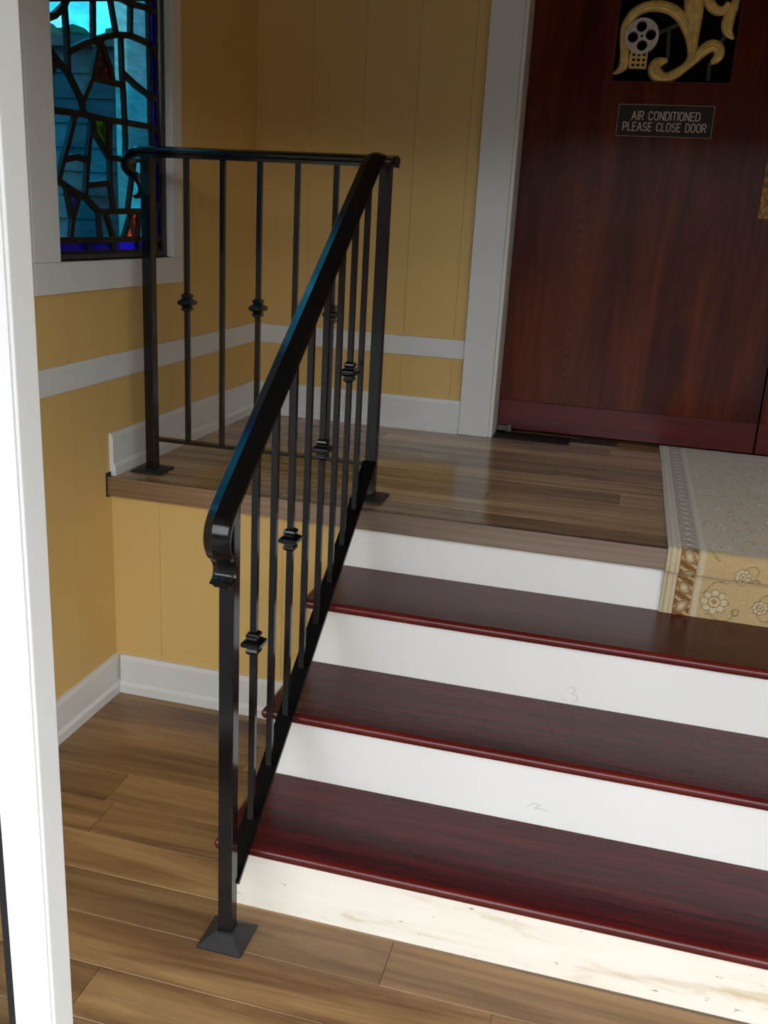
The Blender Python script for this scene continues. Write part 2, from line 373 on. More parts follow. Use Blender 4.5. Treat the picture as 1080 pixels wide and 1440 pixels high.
# ================================================================ STAINED GLASS WINDOW (left wall)
win = struct('window_1', MB().box((0.0, -0.3575, 1.272), (0.020, 0.457, 1.352)), M['white'], bevel=0.002)   # lower casing board
MB().box((0.0, 0.392, 1.3522), (0.020, 0.457, 2.70)).build('casing_board', M['white'], win, bevel=0.002)
MB().box((0.0, -0.3575, 1.3522), (0.020, -0.242, 2.70)).build('casing_board', M['white'], win, bevel=0.002)
MB().box((0.0, -0.2418, 2.622), (0.020, 0.3918, 2.70)).build('casing_board', M['white'], win, bevel=0.002)
MB().box((-0.13, 0.392, 1.355), (0.0, 0.402, 2.622)).build('reveal', M['white'], win)
MB().box((-0.13, -0.2525, 1.355), (0.0, -0.2425, 2.622)).build('reveal', M['white'], win)
MB().box((-0.13, -0.2425, 1.347), (0.0, 0.392, 1.355)).build('sill', M['white'], win)
MB().box((-0.13, -0.2425, 2.616), (0.0, 0.392, 2.624)).build('reveal', M['white'], win)
GX = -0.014
K = 280/960.0
def g(x, y):
    p = un(x*K, y*K, 0, GX); return (p.y, p.z)
V = {}
def vid(p): V[p] = g(*p); return p
P = [  # (material, outline in traced units)
 ('g_cyan', [(218,-10),(222,88),(262,72),(298,38),(308,25),(322,-10)]),
 ('g_pale', [(222,88),(262,72),(298,38),(308,25),(318,150),(322,250),(325,350),(272,292),(225,225)]),
 ('g_cyan', [(322,-10),(308,25),(318,150),(322,250),(400,212),(448,195),(447,-10)]),
 ('g_cyan', [(447,-10),(448,195),(478,185),(510,175),(558,167),(527,-10)]),
 ('g_pale', [(527,-10),(558,167),(580,168),(627,172),(628,18),(575,-10)]),
 ('g_pale', [(628,18),(627,172),(716,210),(712,40)]),
 ('g_cyan', [(575,-10),(628,18),(712,40),(712,-10)]),
 ('g_pale', [(322,250),(325,350),(392,488),(440,375),(478,185),(448,195),(400,212)]),
 ('g_red',  [(478,185),(440,375),(545,400),(530,330)]),
 ('g_pale', [(478,185),(530,330),(545,400),(590,410),(586,348),(580,168),(558,167),(510,175)]),
 ('g_pale', [(580,168),(586,348),(650,410),(722,465),(716,210),(627,172)]),
 ('g_cyan', [(586,348),(590,410),(600,590),(725,612),(722,465),(650,410)]),
 ('g_cyan', [(440,375),(392,488),(403,550),(440,562),(525,580),(600,590),(590,410),(545,400)]),
 ('g_cyan', [(238,352),(245,530),(360,545),(403,550),(392,488),(325,350),(272,292)]),
 ('g_red',  [(225,225),(238,352),(272,292)]),
 ('g_cyan', [(245,530),(252,865),(278,872),(303,767),(325,690),(360,545)]),
 ('g_cyan', [(360,545),(325,690),(303,767),(365,757),(420,772),(425,700),(440,562),(403,550)]),
 ('g_pale', [(303,767),(278,872),(315,898),(340,915),(380,937),(408,952),(412,892),(420,772),(365,757)]),
 ('g_green',[(440,562),(460,650),(525,762),(525,580)]),
 ('g_cyan', [(440,562),(425,700),(420,772),(412,892),(528,882),(525,762),(460,650)]),
 ('g_pale', [(412,892),(408,952),(470,1018),(505,1018),(546,1018),(528,882)]),
 ('g_cyan', [(525,580),(525,762),(602,768),(604,680),(600,590)]),
 ('g_cyan', [(600,590),(604,680),(602,768),(645,769),(735,770),(725,612)]),
 ('g_cyan', [(525,762),(528,882),(546,1018),(612,1018),(645,769),(602,768)]),
 ('g_cyan', [(645,769),(612,1018),(632,1018),(668,1018),(742,1018),(735,770)]),
 ('g_pale', [(252,865),(265,1158),(338,1157),(345,1060),(315,898),(278,872)]),
 ('g_navy', [(315,898),(345,1060),(380,937),(340,915)]),
 ('g_cyan', [(380,937),(345,1060),(338,1157),(480,1156),(470,1018),(408,952)]),
 ('g_cyan', [(470,1018),(480,1156),(548,1155),(505,1018)]),
 ('g_cyan', [(505,1018),(548,1155),(592,1154),(632,1018),(612,1018),(546,1018)]),
 ('g_red',  [(632,1018),(592,1154),(660,1153),(668,1018)]),
 ('g_cyan', [(668,1018),(660,1153),(745,1152),(742,1018)]),
 # cobalt border along the bottom and the far side
 ('g_blue', [(265,1158),(270,1225),(425,1222),(422,1157)]),
 ('g_blue', [(422,1157),(425,1222),(543,1219),(538,1155)]),
 ('g_blue', [(538,1155),(543,1219),(666,1215),(660,1153)]),
 ('g_blue', [(660,1153),(666,1215),(750,1213),(745,1152)]),
 ('g_red',  [(745,1152),(750,1213),(776,1212),(772,1150)]),
 ('g_blue', [(742,1018),(745,1152),(772,1150),(770,980)]),
 ('g_blue', [(735,770),(742,1018),(770,980),(763,770)]),
 ('g_blue', [(725,612),(735,770),(763,770),(757,625)]),
 ('g_blue', [(722,465),(725,612),(757,625),(752,480)]),
 ('g_blue', [(716,210),(722,465),(752,480),(747,268)]),
 ('g_blue', [(712,40),(716,210),(747,268),(745,60)]),
 ('g_blue', [(712,-10),(712,40),(745,60),(744,-10)]),
]
edges = {}
def pane(mat, pts):
    cx = sum(p[0] for p in pts)/len(pts); cz = sum(p[1] for p in pts)/len(pts)
    MB().prism(pts, 0, GX-0.002, GX+0.002).build('pane', M[mat], win)
    for a, b in zip(pts, pts[1:]+pts[:1]):
        k = tuple(sorted(((round(a[0],4), round(a[1],4)), (round(b[0],4), round(b[1],4)))))
        edges[k] = 1
for m_, pts in P: pane(m_, [g(*p) for p in pts])
# panes above the part in view, up to the head of the window
ya, yb = g(218,-10)[0], g(712,-10)[0]; ye = g(744,-10)[0]
topz = [g(x,-10)[1] for x in (218,322,447,527,575,712,744)]; ty = [g(x,-10)[0] for x in (218,322,447,527,575,712,744)]
for i in range(6):
    m_ = ['g_pale','g_cyan','g_pale','g_cyan','g_pale','g_blue'][i]
    zm = [2.33, 2.40, 2.36, 2.42, 2.38, 2.35]
    pane(m_, [(ty[i],topz[i]),(ty[i+1],topz[i+1]),(ty[i+1],zm[i]),(ty[i],zm[i])])
    pane(['g_cyan','g_cyan','g_pale','g_cyan','g_cyan','g_blue'][i], [(ty[i],zm[i]),(ty[i+1],zm[i]),(ty[i+1],2.57),(ty[i],2.57)])
lead = MB()
for ie, (a, b) in enumerate(edges):
    jx = GX+0.00013*(ie % 11)
    A = Vector((jx, *a)); B = Vector((jx, *b)); d = (B-A)
    if d.length < 0.004: continue
    d = d.normalized()*0.004
    w = 0.0165
    lead.bar(A-d, B+d, w, 0.011, (1, 0, 0))
lead.build('leading', M['lead'], win)
zb = g(270,1228)[1]
yl = min(g(218,0)[0], g(270,1225)[0]); yr = max(g(744,0)[0], g(776,1212)[0])
MB().box((GX-0.012, -0.2424, 1.356), (GX+0.010, 0.3918, zb)).box((GX-0.012, -0.2424, 2.565), (GX+0.010, 0.3918, 2.6155)).box((GX-0.012, -0.2424, zb), (GX+0.010, yl+0.004, 2.565)).box((GX-0.012, yr-0.002, zb), (GX+0.010, 0.3918, 2.565)).build('sash', M['lead_grey'], win)

win2 = win.copy(); win2.name = 'window_4'; COL.objects.link(win2); win2.location.y += WD
for ch in [c for c in bpy.data.objects if c.parent == win]:
    c2 = ch.copy(); COL.objects.link(c2); c2.parent = win2

# ================================================================ STAIRS
stair = tag(empty('staircase', (1.9, -0.4, 0)), 'mahogany staircase of three dark treads and white risers leading to the landing', 'staircase')
XL, XRt = 0.742, 3.21
for i in range(4):
    yf = -(3-i)*G; z0 = 0.0 if i == 0 else ZT[i-1]; z1 = ZT[i]-NTH if i < 3 else H-0.012
    MB().box((XL, yf, z0+0.0003), (XRt, yf+0.016, z1)).build('riser', M['riser_old' if i == 0 else 'riser'], stair)
def scribble(pts, y, parent):
    mk = MB(); P_ = [un(x, yy, 1, y) for x, yy in pts]
    for k, (a, b) in enumerate(zip(P_, P_[1:])): mk.bar((a.x, y-0.0004-0.00003*(k % 5), a.z), (b.x, y-0.0004-0.00003*(k % 5), b.z), 0.0022, 0.0005, (0, 1, 0))
    mk.build('pencil_mark', M['pencil'], parent)
RS = [o for o in bpy.data.objects if o.parent == stair]
scribble([(797,968),(806,966),(810,971),(804,976),(812,979),(812,985),(804,988)], -G, RS[2])
scribble([(788,983),(797,984)], -G, RS[2])
scribble([(742,1133),(752,1129),(760,1133),(751,1136),(764,1138),(770,1141)], -2*G, RS[1])
for i in range(3):
    yf = -(3-i)*G-NOSE; yb2 = -(2-i)*G-0.0004; z = ZT[i]
    tr = MB().box((XS+0.012, yf+0.016, z-NTH), (3.235, yb2, z)).build('tread', M['mahog'], stair)
    # rounded front edge, returned round the open end
    prof = [(0.0, 0.0)]
    arc = [(-math.cos(a)*0.0128-0.0, math.sin(a)*0.0128) for a in [math.radians(x) for x in range(-90, 91, 20)]]
    nb = MB()
    pf = [(yf+0.016, z), ]+[(yf+0.0128+u, z-NTH/2+v) for u, v in reversed(arc)]+[(yf+0.016, z-NTH)]
    nb.prism(pf, 0, XS+0.006, 3.235)
    pe = [(XS+0.012, z)]+[(XS+0.0128+u, z-NTH/2+v) for u, v in reversed(arc)]+[(XS+0.012, z-NTH)]
    nb.prism(pe, 1, yf+0.006, yb2)
    nb.build('nosing', M['mahog_nose'], tr, smooth=True)
for xs_ in (XL+0.001, XRt-0.016):
    poly = [(-3*G+0.016, 0.0)]
    for i in range(3):
        poly += [(-(3-i)*G+0.0165, ZT[i]-NTH-0.0005), (-(2-i)*G+0.0165 if i < 2 else -0.0005, ZT[i]-NTH-0.0005)]
    poly += [(-0.0005, 0.0)]
    MB().prism(poly, 0, xs_, xs_+0.015).build('side_panel', M['white'], stair)

# metal edge on the landing
edge = tag(empty('edge_strip', (1.0, 0, H)), 'brushed bronze metal nosing strip along the landing edge', 'edge strip')
MB().prism([(-LN, H-0.057), (-LN+0.004, H-0.057), (-LN+0.004, H-0.0005), (-0.0125, H-0.0005), (-0.0125, H+0.002), (-LN+0.001, H+0.002), (-LN, H+0.001)], 0, 0.004, XR-0.001).build('strip', M['bronze'], edge)
MB().box((-0.0, -LN-0.002, H-0.062), (0.004, -0.0005, H+0.012)).build('end_cap', M['black'], edge)
MB().box((0.004, -LN+0.0045, H-0.055), (XR-0.001, -0.0125, H-0.012)).build('core', M['black'], edge)

# ================================================================ RAILING
rail = tag(empty('stair_railing', (XP, YP1, 0)), 'black wrought iron railing along the stairs, turning along the landing edge', 'railing')
def sqring(cx, cy, z, h): return [(cx-h, cy-h, z), (cx+h, cy-h, z), (cx+h, cy+h, z), (cx-h, cy+h, z)]
ZR = 1.655                      # centre of the level rail
HS = 0.731                      # slope of handrail
BS = 0.71                       # slope of the bottom rail
zh = lambda y: min(ZR, 1.626+HS*(y+0.062))
zbot = lambda y: 0.752+BS*(y+0.035)
PH = 0.0155
MB().rings([sqring(XP, YP1, 0.004, PH), sqring(XP, YP1, zh(YP1), PH)]).build('post', M['iron'], rail, bevel=0.002)
MB().rings([sqring(XP, YP2, H+0.004, PH), sqring(XP, YP2, ZR, PH)]).build('post', M['iron'], rail, bevel=0.002)
MB().rings([sqring(XP3, YP2, H+0.004, PH), sqring(XP3, YP2, ZR, PH)]).build('post', M['iron'], rail, bevel=0.002)
MB().rings([sqring(XP, YP1, 0.0005, 0.050), sqring(XP, YP1, 0.004, 0.050), sqring(XP, YP1, 0.025, 0.021), sqring(XP, YP1, 0.027, 0.017)]).build('base_shoe', M['iron_dull'], rail)
for x in (XP, XP3):
    MB().rings([sqring(x, YP2, H+0.0005, 0.048), sqring(x, YP2, H+0.006, 0.048), sqring(x, YP2, H+0.008, 0.045), sqring(x, YP2, H+0.009, 0.018)]).build('base_plate', M['iron_dull'], rail)
CR = [(-0.027, 0.0078), (-0.023, 0.0125), (-0.018, 0.0140), (-0.0125, 0.0105), (-0.005, 0.0215), (0.003, 0.0215), (0.0115, 0.0105), (0.017, 0.0140), (0.022, 0.0125), (0.026, 0.0078)]
BH = 0.0070
def baluster(x, y, z0, z1, zc=None):
    b = MB().rings([sqring(x, y, z0, BH), sqring(x, y, z1, BH)]).build('baluster', M['iron'], rail, bevel=0.001)
    if zc is not None:
        MB().rings([sqring(x, y, zc+dz, h) for dz, h in CR]).build('collar', M['iron'], b, bevel=0.0008)
for k in range(5):
    baluster(0.208+0.1105*k, YP2, 0.826, ZR-0.012, 1.242 if k % 2 == 0 else None)
YB = [-0.787, -0.682, -0.577, -0.472, -0.367, -0.262, -0.162, -0.060]
for k, y in enumerate(YB):
    baluster(XP, y, zbot(y)-0.004, zh(y)-0.012, 0.643+0.774*(y+0.787) if k % 2 == 0 else None)
MB().bar((XP3+PH, YP2, 0.823), (XP-PH, YP2, 0.823), 0.026, 0.010, (0, 0, 1)).build('bottom_rail', M['iron'], rail, bevel=0.001)
a, b = YP1+PH-0.001, YP2-PH+0.001
MB().bar((XP, a, zbot(a)-0.006), (XP, b, zbot(b)-0.006), 0.040, 0.010, (0, 0, 1)).build('bottom_rail', M['iron'], rail, bevel=0.001)
SEC = [(-0.0270,-0.007),(-0.0270,0.000),(-0.0235,0.0050),(-0.0060,0.0108),(0.0060,0.0108),(0.0235,0.0050),(0.0270,0.000),(0.0270,-0.007),(0.0190,-0.011),(0.0175,-0.0195),(-0.0175,-0.0195),(-0.0190,-0.011)]
def catmull(pts, n=5):
    out = []; P_ = [pts[0]]+pts+[pts[-1]]
    for i in range(1, len(P_)-2):
        for j in range(n):
            u = j/n; a, b, c, d = [Vector(p) for p in P_[i-1:i+3]]
            out.append(0.5*((2*b)+(-a+c)*u+(2*a-5*b+4*c-d)*u*u+(-a+3*b-3*c+d)*u**3))
    out.append(Vector(pts[-1])); return out
def sweep(path3, lat, scales):
    """sweep SEC along 3D path; lat = fixed lateral direction"""
    lat = Vector(lat); rs = []
    for i, p in enumerate(path3):
        d = (path3[min(i+1, len(path3)-1)]-path3[max(i-1, 0)]).normalized()
        nrm = d.cross(lat).normalized(); s = scales(i/(len(path3)-1))
        rs.append([p+lat*(u*s[0])+nrm*(v*s[1]) for u, v in SEC])
    return MB().rings(rs)
# level rail with a lamb's tongue at the wall end (travels towards -x, lateral = y)
lp = [(0.818, 1.655), (0.70, 1.655), (0.5, 1.655), (0.3, 1.655), (0.13, 1.655), (0.0875, 1.655), (0.060, 1.653), (0.036, 1.643), (0.021, 1.625), (0.021, 1.604), (0.036, 1.586), (0.055, 1.575), (0.067, 1.561), (0.069, 1.545), (0.062, 1.533), (0.050, 1.530)]
path = [Vector((p[0], YP2, p[1])) for p in catmull([(x, z, 0) for x, z in lp])]
N1 = len(path)
sweep(path, (0, -1, 0), lambda u: (1.0, 1.0) if u < 0.4 else ((1.0-0.25*(u-0.4)/0.6), 1.0-0.62*(u-0.4)/0.6)).build('handrail', M['iron'], rail, smooth=14)
# sloping rail with a lamb's tongue at the foot (travels towards -y, lateral = x)
yb_ = YP1
sp = [(YP2+0.026, ZR), (0.06, ZR), (0.015, ZR), (-0.02, ZR-0.003), (-0.055, zh(-0.055)), (-0.1, zh(-0.1)), (-0.3, zh(-0.3)), (-0.5, zh(-0.5)), (-0.7, zh(-0.7)), (-0.85, zh(-0.85)), (-0.915, zh(-0.915)), (-0.945, zh(-0.945)-0.002), (-0.968, 0.953), (-0.976, 0.925), (-0.968, 0.899), (-0.952, 0.883), (-0.941, 0.869), (-0.938, 0.854), (-0.944, 0.842), (-0.957, 0.836)]
path = [Vector((XP, p[0], p[1])) for p in catmull([(y, z, 0) for y, z in sp])]
sweep(path, (1, 0, 0), lambda u: (1.0, 1.0) if u < 0.62 else (1.0-0.15*(u-0.62)/0.38, 1.0-0.5*(u-0.62)/0.38)).build('handrail', M['iron'], rail, smooth=14)

# ================================================================ DOORS
GAPX = 1.975
WX0, WX1, WZ0, WZ1 = 1.290, 1.700, 2.013, 2.62      # opening in the left leaf
ZD = 0.738; ZDT = DO[3]-0.004
def leaf(name, x0, x1, wx0, wx1):
    d = struct(name, MB().box((x0, DY, 0.853), (wx0, DY+0.042, ZDT)).box((wx1, DY, 0.853), (x1, DY+0.042, ZDT)).box((wx0, DY, 0.853), (wx1, DY+0.042, WZ0)).box((wx0, DY, WZ1), (wx1, DY+0.042, ZDT)), M['door'])
    MB().box((x0, DY-0.001, ZD), (x1, DY+0.043, 0.852)).build('bottom_rail', M['door_rail'], d, bevel=0.0015)
    f = MB().box((wx0, DY+0.003, WZ0), (wx0+0.006, DY+0.03, WZ1)).box((wx1-0.006, DY+0.003, WZ0), (wx1, DY+0.03, WZ1)).box((wx0+0.006, DY+0.003, WZ0), (wx1-0.006, DY+0.03, WZ0+0.006)).box((wx0+0.006, DY+0.003, WZ1-0.006), (wx1-0.006, DY+0.03, WZ1)).build('glazing_bead', M['door_rail'], d)
    MB().box((wx0, DY+0.030, WZ0), (wx1, DY+0.036, WZ1)).build('glass', M['darkglass'], d)
    return d
d1 = leaf('door_1', 1.003, GAPX-0.003, WX0, WX1)
d2 = leaf('door_2', GAPX+0.003, 2.947, 2*GAPX-WX1, 2*GAPX-WX0)
# dark backing seen through the gap between the two leaves
# carved gilded scrolls over the glass of the left leaf
def q(x, y): return un(840+x*240/1080, y*240/1080, 1, DY+0.015)
PXM = 240/1080*3.78/FPX      # traced unit -> metres on the door
def scroll(name, pts, m, parent, depth=0.6):
    c = catmull([Vector((*(q(x, y).x, q(x, y).z), w*PXM/2)) for x, y, w in pts], 4)
    rs = []; n = len(c)
    for i, p in enumerate(c):
        d = (c[min(i+1, n-1)]-c[max(i-1, 0)]); d.z = 0; d.normalize(); nn = Vector((-d.y, d.x)); w = max(p.z, 0.002)
        rs.append([(p.x+nn.x*w*cu, DY+0.026-max(0, sv)*w*depth*1.4, p.y+nn.y*w*cu) for cu, sv in ((-1,-0.1),(-0.92,0.45),(-0.6,0.85),(-0.2,0.95),(0,0.8),(0.2,0.95),(0.6,0.85),(0.92,0.45),(1,-0.1))])
    return MB().rings(rs).build(name, m, parent, smooth=True)
scroll('carved_scroll', [(90,466,10),(135,445,34),(172,395,62),(172,320,52),(166,240,44),(180,160,52),(235,80,56),(320,38,58),(420,38,60),(500,75,62),(555,145,62),(590,240,56),(600,330,50),(575,400,44),(510,455,52),(440,490,60),(385,478,78),(362,435,74),(378,400,64),(410,385,44),(445,378,22)], M['gold'], d1)
scroll('carved_scroll', [(612,-90,110),(612,0,104),(612,80,98),(610,160,80),(606,240,62),(603,320,50),(592,380,36)], M['gold'], d1, 0.5)
scroll('carved_scroll', [(540,440,40),(600,385,48),(655,330,62),(715,288,66),(762,298,64),(772,340,58),(750,375,46),(718,395,22)], M['gold'], d1)
scroll('carved_scroll', [(890,-60,44),(875,20,48),(845,85,60),(825,150,66),(830,200,52),(866,244,14)], M['gold'], d1, 0.5)
scroll('carved_scroll', [(840,15,40),(805,60,46),(758,62,52),(722,30,58),(705,-25,60),(740,-90,60),(830,-130,50)], M['gold'], d1)
scroll('carved_scroll', [(612,-90,100),(560,-190,70),(450,-230,60),(380,-180,50),(400,-130,24)], M['gold'], d1)
# film reel
c0 = q(282, 230); rx = 90*PXM
reel = MB(); bm = reel.bm
def circ(cx, cz, r_, n): 
    vs = [bm.verts.new((cx+r_*math.cos(2*math.pi*i/n), DY+0.004, cz+r_*math.sin(2*math.pi*i/n))) for i in range(n)]
    return [bm.edges.new((vs[i], vs[(i+1) % n])) for i in range(n)]
es = circ(c0.x, c0.z, rx, 36)+circ(c0.x, c0.z, rx*0.10, 10)
for k in range(4):
    a = math.radians(8+90*k); es += circ(c0.x+math.cos(a)*rx*0.53, c0.z+math.sin(a)*rx*0.53, rx*0.315, 18)
bmesh.ops.triangle_fill(bm, use_beauty=True, edges=es)
ex = bmesh.ops.extrude_face_region(bm, geom=bm.faces[:])
for v in ex['geom']:
    if isinstance(v, bmesh.types.BMVert): v.co.y += 0.020
rl = reel.build('film_reel', M['silver'], d1); tag(rl, 'silver film reel with four round holes')
# strip of film below the reel: little lattice
fs = MB(); a_, b_ = q(218, 330), q(302, 428)
for i in range(4):
    x = a_.x+(b_.x-a_.x)*i/3; fs.box((x-0.0035, DY+0.010, b_.z), (x+0.0035, DY+0.026, a_.z))
    z = b_.z+(a_.z-b_.z)*i/3; fs.box((a_.x-0.0035, DY+0.0105, z-0.0035), (b_.x+0.0035, DY+0.0265, z+0.0035))
fs.build('film_strip', M['gold'], d1)
gb = MB()
for A, B in (((375,210),(520,150)), ((455,180),(445,372)), ((712,395),(700,512)), ((815,225),(780,262))):
    p0, p1 = q(*A), q(*B); gb.bar((p0.x, DY+0.026, p0.z), (p1.x, DY+0.026, p1.z), 0.012, 0.006, (0, 1, 0))
gb.build('support_bar', M['lead_grey'], d1)
# engraved plaque
sx0, sx1, sz0, sz1 = 1.3300, 1.6565, 1.838, 1.943
sg = MB().box((sx0, DY-0.003, sz0), (sx1, DY-0.0002, sz1)).build('sign', M['plaque'], d1, bevel=0.0006)
tag(sg, 'dark engraved plaque reading AIR CONDITIONED PLEASE CLOSE DOOR')
bw = 0.0012; MB().box((sx0, DY-0.0036, sz0), (sx1, DY-0.0031, sz0+bw)).box((sx0, DY-0.0036, sz1-bw), (sx1, DY-0.0031, sz1)).box((sx0, DY-0.0036, sz0+bw), (sx0+bw, DY-0.0031, sz1-bw)).box((sx1-bw, DY-0.0036, sz0+bw), (sx1, DY-0.0031, sz1-bw)).build('border_line', M['letters'], sg)
def arcp(cx, cy, rx_, ry_, a0, a1, n=9): return [(cx+rx_*math.cos(math.radians(a0+(a1-a0)*i/(n-1))), cy+ry_*math.sin(math.radians(a0+(a1-a0)*i/(n-1)))) for i in range(n)]
FONT = {
 'A': (0.62, [[(0,0),(0.31,1),(0.62,0)],[(0.11,0.34),(0.51,0.34)]]),
 'I': (0.0, [[(0,0),(0,1)]]),
 'R': (0.52, [[(0,0),(0,1)],[(0,1),(0.26,1)]+arcp(0.26,0.74,0.26,0.26,90,-90)+[(0,0.48)],[(0.24,0.48),(0.52,0)]]),
 'C': (0.54, [arcp(0.27,0.70,0.27,0.30,20,180)+arcp(0.27,0.30,0.27,0.30,180,340)]),
 'O': (0.56, [arcp(0.28,0.70,0.28,0.30,0,180)+arcp(0.28,0.30,0.28,0.30,180,360)+[(0.56,0.70)]]),
 'N': (0.52, [[(0,0),(0,1),(0.52,0),(0.52,1)]]),
 'D': (0.54, [[(0,0),(0,1),(0.22,1)]+arcp(0.22,0.68,0.32,0.32,90,0)+arcp(0.22,0.32,0.32,0.32,0,-90)+[(0,0)]]),
 'T': (0.50, [[(0,1),(0.50,1)],[(0.25,0),(0.25,1)]]),
 'E': (0.46, [[(0.46,1),(0,1),(0,0),(0.46,0)],[(0,0.52),(0.40,0.52)]]),
 'P': (0.52, [[(0,0),(0,1),(0.26,1)]+arcp(0.26,0.72,0.26,0.28,90,-90)+[(0,0.44)]]),
 'L': (0.44, [[(0,1),(0,0),(0.44,0)]]),
 'S': (0.50, [arcp(0.25,0.75,0.25,0.25,25,270,12)+arcp(0.25,0.25,0.25,0.25,90,-155,12)]),
 ' ': (0.30, []),
}
LJ = [0]
def letter_row(mb, text, x0, x1, z0, h, w):
    gap = 0.24; tot = sum(FONT[c][0] for c in text)+gap*(len(text)-1); k = (x1-x0)/tot; x = x0
    for c in text:
        wd, strokes = FONT[c]
        for st in strokes:
            pts = [(x+u*k, z0+v*h) for u, v in st]
            for p, r in zip(pts, pts[1:]):
                d = Vector((r[0]-p[0], r[1]-p[1]))
                if d.length < 1e-6: continue
                d.normalize(); e = d*(w*0.35)
                LJ[0] += 1; yj = DY-0.0036-0.00004*(LJ[0] % 9)
                mb.bar((p[0]-e.x, yj, p[1]-e.y), (r[0]+e.x, yj, r[1]+e.y), w, 0.0011, (0, 1, 0))
        x += (wd+gap)*k
lt = MB()
letter_row(lt, 'AIR CONDITIONED', 1.3795, 1.6105, 1.8935, 0.0265, 0.0034)
letter_row(lt, 'PLEASE CLOSE DOOR', 1.3525, 1.6360, 1.8570, 0.0265, 0.0034)
lt.build('lettering', M['letters'], sg)
# gilded push plate beside the meeting edge
pp = MB().box((1.853, DY-0.006, 1.580), (1.945, DY-0.0005, 1.96)).build('push_plate', M['gold_dark'], d1, bevel=0.002)
tag(pp, 'mottled gilded push plate')
hb_ = MB()
for z in (1.63, 1.90): hb_.bar((1.90, DY-0.006, z), (1.90, DY-0.05, z), 0.018, 0.018, (0, 0, 1))
hb_.bar((1.90, DY-0.05, 1.615), (1.90, DY-0.05, 1.915), 0.022, 0.022, (0, 1, 0)).build('pull_handle', M['gold_dark'], pp, bevel=0.004)
# the right leaf mirrors the left one
for ch in [o for o in bpy.data.objects if o.parent == d1 and o.name.split('.')[0] in ('carved_scroll', 'film_reel', 'film_strip', 'support_bar', 'push_plate')]:
    c2 = ch.copy(); COL.objects.link(c2); c2.parent = d2; c2.scale.x = -1; c2.location.x = 2*GAPX
    for sub in [o for o in bpy.data.objects if o.parent == ch]:
        s2 = sub.copy(); COL.objects.link(s2); s2.parent = c2
# pivot at the foot of the door
pv = MB().box((1.004, DY-0.030, 0.731), (1.062, DY-0.0015, 0.752)).build('pivot_bracket', M['steel'], d1, bevel=0.003)
MB().rings([[(1.050+0.013*math.cos(2*math.pi*i/14), DY-0.020+0.013*math.sin(2*math.pi*i/14), z) for i in range(14)] for z in (0.729, 0.757)]).build('pivot_pin', M['steel'], pv)
tag(MB().slab((1.0025, 1.115, H+0.0003), (1.295, 1.245, H+0.004), 2, 0.001).build('floor_spring_cover', M['black']), 'black floor plate set below the door pivot', 'floor plate')
tag(MB().slab((1.298, 1.165, H+0.0003), (1.475, 1.245, H+0.003), 2, 0.001).build('threshold_plate', M['steel']), 'thin dull metal threshold plate under the door', 'floor plate')

# ================================================================ CARPET RUNNER
CX0, CX1 = 1.634, 2.316
CE, CB, CP = 0.034, 0.044, 0.018
C = {k: srgb(*v)[:3] for k, v in dict(pale=(206,190,156), line=(178,160,126), brown=(126,88,50), field=(196,168,122), olive=(142,124,86), cream=(210,192,154), rust=(172,134,88)).items()}
def seg_d(px, py, ax, ay, bx, by):
    vx, vy = bx-ax, by-ay; t_ = max(0, min(1, ((px-ax)*vx+(py-ay)*vy)/(vx*vx+vy*vy+1e-12))); return math.hypot(px-ax-t_*vx, py-ay-t_*vy)
rndc = random.Random(5)
FLOW = []
for r in range(14):
    for c in range(3):
        FLOW.append((0.040+0.115*c+(0.057 if r % 2 else 0), 0.050+r*0.098, 0.037 if (r+c) % 2 == 0 else 0.022, rndc.uniform(0, 6.28)))
def weave(u, s):
    """u: from the left edge, s: along the runner from its lower end"""
    uu = min(u, (CX1-CX0)-u)
    if uu < CE:
        return C['line'] if (abs(uu-0.010) < 0.0022 or abs(uu-0.024) < 0.0022) else C['pale']
    uu -= CE
    if uu < CB:
        ph = (s % 0.052)/0.052; v = uu/CB
        # leaf wave: pale pointed drops on brown, alternating lean
        du = v-0.5; lean = 0.35*du*(1 if int(s/0.052) % 2 else -1)
        dp = ph-0.5+lean
        r_ = (du/0.44)**2+(dp/0.38)**2
        if r_ < 0.42: return C['line'] if r_ > 0.10 else C['cream']
        if r_ < 0.60: return C['brown']
        if r_ < 0.85: return C['rust']
        if abs(v-0.5) > 0.45: return C['brown']
        return C['brown'] if abs(math.sin(2*math.pi*(ph+v*0.5))) > 0.5 else C['field']
    uu -= CB
    if uu < CP: return C['pale'] if uu > 0.003 else C['line']
    x = uu-CP
    for (fx, fs_, r_, a_) in FLOW:
        dx, dy = x-fx, s-fs_; rr = math.hypot(dx, dy)
        if rr < r_*1.15:
            th = math.atan2(dy, dx)+a_; pet = r_*(0.80+0.20*abs(math.cos(4*th)))
            if rr < pet-0.0030:
                if rr < r_*0.20: return C['rust']
                if abs(rr-r_*0.42) < 0.0016: return C['olive']
                if rr > r_*0.42 and abs(math.cos(4*th)) < 0.22: return C['olive']
                return C['cream']
            if rr < pet: return C['olive']
        # curling stems between the flowers
        sp_ = r_*1.35+0.012*math.sin(3*math.atan2(dy, dx)+a_)
        if abs(rr-sp_) < 0.0017 and math.sin(2*math.atan2(dy, dx)+a_) > -0.1: return C['olive']
        if abs(math.hypot(dx-r_*1.5, dy+r_*0.6)-0.009) < 0.0017: return C['olive']
    return C['field']
